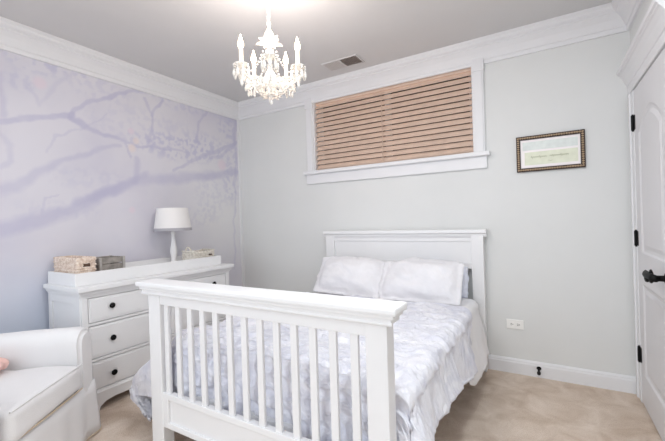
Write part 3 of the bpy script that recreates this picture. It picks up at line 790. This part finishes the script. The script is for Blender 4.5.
gb = thing('slatted_box', 'small grey slatted box beside the tan wicker basket on the dresser tray', 'box', (.235, -1.735, TZ))
bm = new_bm(); gx, gy, gh = .095, .088, .158
for i in range(3):
    z = .008+i*.052
    add_box(bm, gx-.008, gx, -gy, gy, z, z+.044, .002); add_box(bm, -gx, -gx+.008, -gy, gy, z, z+.044, .002)
    add_box(bm, -gx, gx, -gy, -gy+.008, z, z+.044, .002); add_box(bm, -gx, gx, gy-.008, gy, z, z+.044, .002)
obj('side_slats', bm, M['greybox'], gb)
M['post'] = mat('grey_post_metal', (178, 174, 170), .5, var=.15, scale=20)
for sx in (-1, 1):
    for sy in (-1, 1):
        bm = new_bm(); add_box(bm, sx*gx-.009, sx*gx+.009, sy*gy-.009, sy*gy+.009, 0, gh, .002); obj('corner_post', bm, M['post'], gb)
bm = new_bm(); add_box(bm, -gx, gx, -gy, gy, .003, .01); obj('bottom', bm, M['greybox'], gb)

# lamp
lm = thing('table_lamp', 'white table lamp with turned base and white drum shade on the dresser tray', 'lamp', (.19, -1.095, TZ))
bm = new_bm()
add_lathe(bm, [(0, 0), (.062, 0), (.064, .008), (.052, .02), (.036, .028), (.026, .045), (.022, .07), (.027, .10), (.032, .13), (.029, .17), (.021, .22), (.016, .27), (.015, .30), (.021, .31), (.021, .322), (.012, .33), (.010, .40), (0, .40)], seg=28)
obj('base', bm, M['furn'], lm, True, ang=50)
def shade_prof(r0, z0, r1, z1, th): return [(r0, z0), (r1, z1), (r1-th, z1), (r0-th, z0), (r0, z0)]
bm = new_bm(); add_lathe(bm, shade_prof(.166, .348, .138, .552, .003), seg=40); sh = obj('lamp_shade', bm, M['shade'], lm, True, ang=50)
bm = new_bm(); add_lathe(bm, shade_prof(.1695, .338, .168, .364, .006), seg=40); obj('trim_band', bm, M['shadeband'], sh, True, ang=50)
bm = new_bm()
for k in range(3):
    a = k*2*PI/3; add_tube(bm, [(0, 0, .535), (.137*math.cos(a), .137*math.sin(a), .545)], .002, 6)
add_tube(bm, [(0, 0, .39), (0, 0, .56)], .004, 8); obj('shade_spider', bm, M['ventgrey'], sh)
bm = new_bm(); add_lathe(bm, [(0, .395), (.014, .395), (.016, .42), (.028, .45), (.026, .475), (.012, .49), (0, .493)], seg=18); obj('bulb', bm, M['shade'], lm, True)

# ------------------------------------------------------------------ armchair
f = Vector((.8, .6)); s2 = Vector((.6, -.8)); A0 = Vector((.755, -2.085))
CW, CD = .87, .80
cen = A0+s2*CW/2-f*CD/2
ch = thing('armchair', 'white slipcovered armchair with rounded arms in front of the mural wall', 'armchair', (cen.x, cen.y, 0), math.atan2(.6, .8))
# local: +x is the front, +y the far arm
def soft(bm_, x0, x1, y0, y1, z0, z1, bev, seg=4, nzamp=.006, sd=0, cuts=6):
    t = bmesh.new(); vs = [t.verts.new((x, y, z)) for x in (x0, x1) for y in (y0, y1) for z in (z0, z1)]
    for f_ in ((0, 1, 3, 2), (4, 6, 7, 5), (0, 4, 5, 1), (2, 3, 7, 6), (0, 2, 6, 4), (1, 5, 7, 3)): t.faces.new([vs[i] for i in f_])
    bmesh.ops.recalc_face_normals(t, faces=t.faces)
    bmesh.ops.bevel(t, geom=list(t.edges), offset=bev, segments=seg, profile=.5, affect='EDGES')
    bmesh.ops.subdivide_edges(t, edges=[e for e in t.edges if e.calc_length() > .08], cuts=cuts, use_grid_fill=True)
    for v in t.verts:
        n_ = v.normal if v.normal.length else Vector((0, 0, 1))
        v.co += n_*nzamp*(nz(v.co.x*6+sd, v.co.y*6, v.co.z*6)+.5*nz(v.co.x*15+sd, v.co.y*15, v.co.z*9))
    join(bm_, t)
def arm_bm(sgn):
    bm = new_bm(); y_out = sgn*CW/2; y_in = sgn*(CW/2-.155)
    t = bmesh.new(); NX, NT = 16, 20; rings = []
    for i in range(NX+1):
        u = i/NX; x = -CD/2+.02+u*(CD-.02)
        ring_ = []
        # outline in (y,z): outer side up, rolled top, inner side down; bulged at the top
        ztop = .655+.03*math.sin(PI*u*.5)-.0*u
        if u > .93: ztop -= .02*((u-.93)/.07)**2
        yc = (y_out+y_in)/2; hwid = abs(y_out-y_in)/2
        rnd = 1-.10*max(0, (u-.9)/.1)**2
        for k in range(NT+1):
            th = k/NT
            if th < .3: w_ = 1.0-.06*math.sin(th/.3*PI); z = .04+(ztop-.09-.04)*th/.3; yy = hwid*w_
            elif th <= .7:
                a = (th-.3)/.4*PI; yy = hwid*math.cos(a)*1.0*(1+.16*math.sin(a)); z = ztop-.09+.09*math.sin(a)
            else: yy = -hwid*(1.0-.06*math.sin((1-th)/.3*PI)); z = .04+(ztop-.09-.04)*(1-th)/.3
            yy *= rnd
            n_ = .006*nz(x*7, yy*9+sgn, z*6)
            ring_.append(t.verts.new((x, yc+sgn*yy+n_, z)))
        rings.append(ring_)
    for a, b in zip(rings[:-1], rings[1:]):
        for k in range(NT): t.faces.new((a[k], a[k+1], b[k+1], b[k]))
    t.faces.new(rings[0]); fr = t.faces.new(rings[-1])
    bmesh.ops.recalc_face_normals(t, faces=t.faces)
    ed = [e for e in t.edges if fr in e.link_faces and max(v.co.z for v in e.verts) > .05]
    bmesh.ops.bevel(t, geom=ed, offset=.018, segments=3, affect='EDGES', clamp_overlap=True)
    join(bm, t); return bm
for sgn in (1, -1): obj('arm', arm_bm(sgn), M['linen'], ch, True, ang=50)
bm = new_bm(); soft(bm, -CD/2, -CD/2+.20, -CW/2+.02, CW/2-.02, .05, .82, .075, 5, .012, 4); bk_ = obj('backrest', bm, M['linen'], ch, True, ang=0)
bk_.rotation_euler = (0, R(-7), 0)
bm = new_bm(); soft(bm, -CD/2+.1, CD/2-.03, -CW/2+.15, CW/2-.15, .05, .335, .02, 3, .004, 9); obj('seat_base', bm, M['linen'], ch, True, ang=0)
bm = new_bm(); soft(bm, -CD/2+.19, CD/2+.025, -CW/2+.158, CW/2-.158, 337e-3, .492, .035, 4, .012, 12)
cu = obj('seat_cushion', bm, M['linen'], ch, True, ang=0)
bm = new_bm(); add_tube(bm, [(CD/2+.014, -CW/2+.165, .484), (CD/2+.016, 0, .487), (CD/2+.014, CW/2-.165, .484)], .005, 8)
obj('welt', bm, M['linen'], cu, True)
bm = new_bm(); add_tube(bm, [(CD/2+.014, -CW/2+.165, .343), (CD/2+.016, 0, .341), (CD/2+.014, CW/2-.165, .343)], .004, 8)
obj('lower_welt', bm, M['pipe'], cu, True)
# skirt: a flaring pleated band round the bottom
bm = new_bm(); t = bmesh.new(); rings = []
def chair_loop(off, z, ampl):
    P = []; hx_, hy2 = CD/2+off, CW/2+off; NS = 40
    for sx, sy, dx, dy in ((-1, -1, 1, 0), (1, -1, 0, 1), (1, 1, -1, 0), (-1, 1, 0, -1)):
        for i in range(NS):
            tt = i/NS*2; x = sx*hx_+dx*tt*hx_; y = sy*hy2+dy*tt*hy2
            w_ = ampl*(math.sin((x*1.3+y)*34)+.8*nz(x*9, y*9, 3))
            nx_, ny_ = (0, sy) if dx else (sx, 0)
            c_ = min(tt, 2-tt)
            P.append((x+nx_*w_, y+ny_*w_, z))
    return P
for off, z, am in ((.0, .33, .001), (.004, .26, .003), (.008, .16, .006), (.012, .07, .008), (.016, .008, .009)):
    rings.append([t.verts.new(p_) for p_ in chair_loop(off, z, am)])
for a, b in zip(rings[:-1], rings[1:]):
    n_ = len(a)
    for i in range(n_): t.faces.new((a[i], a[(i+1) % n_], b[(i+1) % n_], b[i]))
bmesh.ops.recalc_face_normals(t, faces=t.faces); join(bm, t)
sk = obj('skirt', bm, M['linen'], ch, True, ang=0)
sm = sk.modifiers.new('t', 'SOLIDIFY'); sm.thickness = .006; sm.offset = -1
bm = new_bm(); add_tube(bm, [(x, y, .010) for x, y, z in chair_loop(.017, .01, .009)], .004, 6, closed=True); obj('hem_welt', bm, M['pipe'], sk, True)

pk = pillow('cushion', 'pink cushion lying on the white armchair seat at the left edge', (.585, -2.575, .53), .22, .18, .08, R(-80), R(37)-PI/2, M['pink'], 0, 5)
pk['category'] = 'cushion'

# ------------------------------------------------------------------ chandelier
CX, CY = 1.921, -1.67
cd = thing('chandelier', 'small white five-arm crystal chandelier with lit candle bulbs', 'chandelier', (CX, CY, H))
def Zc(z): return z-H
bm = new_bm(); add_lathe(bm, [(0, 0), (.055, 0), (.055, -.006), (.045, -.02), (.02, -.032), (.008, -.04), (0, -.04)], seg=24); obj('ceiling_canopy', bm, M['chwhite'], cd, True)
bm = new_bm(); zc = -.04; k = 0
while zc > Zc(2.43):
    a = k*PI/2
    add_tube(bm, [(.0085*math.cos(q_)*math.cos(a), .0085*math.cos(q_)*math.sin(a), zc-.014+.015*math.sin(q_)) for q_ in [i*2*PI/12 for i in range(12)]], .0025, 6, closed=True)
    zc -= .023; k += 1
obj('chain', bm, M['chwhite'], cd, True)
bm = new_bm()
add_lathe(bm, [(0, Zc(2.44)), (.006, Zc(2.435)), (.012, Zc(2.42)), (.006, Zc(2.405)), (.008, Zc(2.39)), (.024, Zc(2.365)), (.028, Zc(2.35)), (.012, Zc(2.33)), (.009, Zc(2.29)), (.016, Zc(2.27)), (.026, Zc(2.25)), (.016, Zc(2.225)),
               (.010, Zc(2.20)), (.012, Zc(2.16)), (.03, Zc(2.13)), (.036, Zc(2.10)), (.034, Zc(2.07)), (.022, Zc(2.04)), (.012, Zc(2.03)), (.01, Zc(2.0)), (0, Zc(1.99))], seg=24)
obj('column', bm, M['chwhite'], cd, True, ang=60)
# leaf sprays high on the column
def leaf(bm_, base, dirv, ln, wd, curl, upv=Vector((0, 0, 1))):
    t = bmesh.new(); side = dirv.cross(upv).normalized(); rows_ = []
    for i in range(7):
        u = i/6; c = base+dirv*ln*u+upv*curl*u*u; w_ = wd*math.sin(PI*min(1, .12+u*.88))**.8*(1 if u < 1 else .05)
        rows_.append([t.verts.new(c-side*w_+upv*.25*w_), t.verts.new(c), t.verts.new(c+side*w_+upv*.25*w_)])
    for a, b in zip(rows_[:-1], rows_[1:]):
        for k_ in range(2): t.faces.new((a[k_], a[k_+1], b[k_+1], b[k_]))
    r_ = bmesh.ops.solidify(t, geom=list(t.faces), thickness=.0025)
    bmesh.ops.recalc_face_normals(t, faces=t.faces); join(bm_, t)
facing = math.atan2(-3.2623-CY, 3.2495-CX)               # one arm points at the room entrance
for k in range(5):
    bm = new_bm(); a = facing+.65+k*2*PI/5; dv = Vector((math.cos(a), math.sin(a), .95)).normalized()
    leaf(bm, Vector((.006*math.cos(a), .006*math.sin(a), Zc(2.28))), dv, .105, .026, -.045)
    leaf(bm, Vector((.006*math.cos(a), .006*math.sin(a), Zc(2.29))), Vector((math.cos(a+.3), math.sin(a+.3), .9)).normalized(), .075, .018, .0)
    obj('leaf_spray', bm, M['chwhite'], cd, True, ang=60)
def crystal(bm_, c, ln, r):
    add_lathe(bm_, [(0, 0), (r*.5, -ln*.12), (r, -ln*.55), (r*.75, -ln*.8), (0, -ln)], c, 6)
def ball(bm_, c, r): add_lathe(bm_, [(0, r), (r*.75, r*.66), (r, 0), (r*.75, -r*.66), (0, -r)], c, 6)
RA = .163
for k in range(5):
    a = facing+k*2*PI/5; ca_, sa_ = math.cos(a), math.sin(a)
    P = lambda r, z: (r*ca_, r*sa_, Zc(z))
    bm = new_bm()
    add_tube(bm, [P(.022, 2.085), P(.045, 2.105), P(.07, 2.095), P(.095, 2.072), P(.124, 2.062), P(.150, 2.078), P(.161, 2.110), P(RA, 2.145)], [.007, .007, .0065, .006, .006, .006, .0055, .006], 8)
    arm = obj('arm', bm, M['chwhite'], cd, True)
    bm = new_bm(); add_lathe(bm, [(0, 2.138-H), (.010, 2.139-H), (.020, 2.146-H), (.039, 2.160-H), (.040, 2.163-H), (.019, 2.154-H), (0, 2.154-H)], (RA*ca_, RA*sa_, 0), 20); obj('drip_pan', bm, M['crystal'], arm, True)
    bm = new_bm(); add_lathe(bm, [(0, 2.153-H), (.0105, 2.153-H), (.0105, 2.247-H), (.008, 2.250-H), (0, 2.250-H)], (RA*ca_, RA*sa_, 0), 14); obj('candle_sleeve', bm, M['candle'], arm, True)
    bm = new_bm(); add_lathe(bm, [(0, 2.248-H), (.009, 2.250-H), (.0165, 2.267-H), (.0150, 2.282-H), (.008, 2.304-H), (.003, 2.322-H), (0, 2.328-H)], (RA*ca_, RA*sa_, 0), 14); obj('bulb', bm, M['flame'], arm, True)
    bm = new_bm()                                        # drops round the pan and a strand back to the column
    for j in range(8):
        b_ = a+j*PI/4; cx_, cy_ = RA*ca_+.040*math.cos(b_), RA*sa_+.040*math.sin(b_)
        ball(bm, (cx_, cy_, 2.155-H), .006); ball(bm, (cx_, cy_, 2.142-H), .006); crystal(bm, (cx_, cy_, 2.136-H), .052, .0095)
    crystal(bm, (RA*ca_, RA*sa_, 2.10-H), .06, .010)
    for st_ in ((RA+.012, 2.135, .03, 2.02, .03), (RA-.01, 2.14, .03, 2.28, .06)):
        for j in range(15):
            u = j/14; r_ = st_[0]+(st_[2]-st_[0])*u; z_ = st_[1]+(st_[3]-st_[1])*u-st_[4]*math.sin(PI*u)
            ball(bm, (r_*ca_, r_*sa_, z_-H), .0058)
    obj('crystal_drops', bm, M['crystal'], arm)
    # strand swagged to the next arm
    bm = new_bm(); a2 = a+2*PI/5
    for j in range(1, 14):
        u = j/14; x_ = RA*(ca_*(1-u)+math.cos(a2)*u); y_ = RA*(sa_*(1-u)+math.sin(a2)*u); z_ = 2.135-.075*math.sin(PI*u)
        ball(bm, (x_, y_, z_-H), .006)
        if j in (4, 7, 10): crystal(bm, (x_, y_, z_-H-.006), .04, .008)
    obj('crystal_swag', bm, M['crystal'], arm)
# lower basket of crystals and bottom bowl
bm = new_bm()
for k in range(16):
    a = k*2*PI/16
    for j in range(7):
        u = j/6; r_ = .072*math.cos(u*1.15)**.8+.012; z_ = 2.095-.085*u
        ball(bm, (r_*math.cos(a), r_*math.sin(a), z_-H), .0055)
    crystal(bm, (.072*math.cos(a+.2), .072*math.sin(a+.2), 2.075-H), .045, .0075)
obj('crystal_basket', bm, M['crystal'], cd)
bm = new_bm(); crystal(bm, (0, 0, 1.993-H), .035, .012); obj('finial_drop', bm, M['crystal'], cd)
bm = new_bm()
for k in range(8):
    a = facing+k*PI/4; leaf(bm, Vector((.012*math.cos(a), .012*math.sin(a), Zc(2.012))), Vector((math.cos(a), math.sin(a), -.35)).normalized(), .06, .014, .012)
add_lathe(bm, [(.0, Zc(2.005)), (.02, Zc(2.008)), (.03, Zc(2.022)), (.032, Zc(2.03)), (.0, Zc(2.03))], seg=18)
obj('bottom_rosette', bm, M['chwhite'], cd, True, ang=60)

# ------------------------------------------------------------------ light
def light(name, typ, loc, energy, color=(1, 1, 1), size=.1, size_y=None, rot=(0, 0, 0)):
    l = bpy.data.lights.new(name, typ); l.energy = energy; l.color = color
    if typ == 'AREA':
        l.size = size
        if size_y: l.shape = 'RECTANGLE'; l.size_y = size_y
    else: l.shadow_soft_size = size
    o = bpy.data.objects.new(name, l); C.objects.link(o); o.location = loc; o.rotation_euler = rot
    return o
# soft fill light placed in the added rear window
light('rear_fill_light', 'AREA', ((rx0+rx1)/2, YR-.16, (rz0+rz1)/2), 38, (.86, .94, 1), rx1-rx0, rz1-rz0, (R(90), 0, 0))
# unseen soft discs added at the ceiling as fill light
for x, y, e_ in ((1.5, -2.75, 4), (3.1, -2.2, 17), (2.1, -3.9, 9), (1.9, -5.4, 9)):
    o = light('ceiling_fill', 'AREA', (x, y, H-.01), e_, (.90, .96, 1), .28); o.data.shape = 'DISK'
# chandelier bulbs
for k in range(5):
    a = facing+k*2*PI/5
    light('bulb_light', 'POINT', (CX+RA*math.cos(a), CY+RA*math.sin(a), 2.345), 2.5, (1, .89, .82), .02)

w = bpy.data.worlds.new('World'); bpy.context.scene.world = w; w.use_nodes = True
bg = w.node_tree.nodes['Background']; bg.inputs[0].default_value = (.85, .92, 1, 1); bg.inputs[1].default_value = .8

# ------------------------------------------------------------------ camera
cam = bpy.data.cameras.new('Camera'); co = bpy.data.objects.new('Camera', cam); C.objects.link(co)
cam.sensor_fit = 'HORIZONTAL'; cam.sensor_width = 36; cam.lens = FPX/665*36; cam.clip_start = .02
m3 = Matrix((_r, _u, -_f)).transposed()
co.matrix_world = Matrix.Translation(CAMC) @ m3.to_4x4()
sc_ = bpy.context.scene; sc_.camera = co
sc_.view_settings.view_transform = 'Standard'; sc_.view_settings.look = 'None'; sc_.view_settings.gamma = 1
sc_.view_settings.exposure = 0.56; sc_.view_settings.use_curve_mapping = False
sc_.cycles.max_bounces = 12; sc_.cycles.diffuse_bounces = 8
sc_.cycles.use_denoising = True; sc_.cycles.sample_clamp_indirect = 6
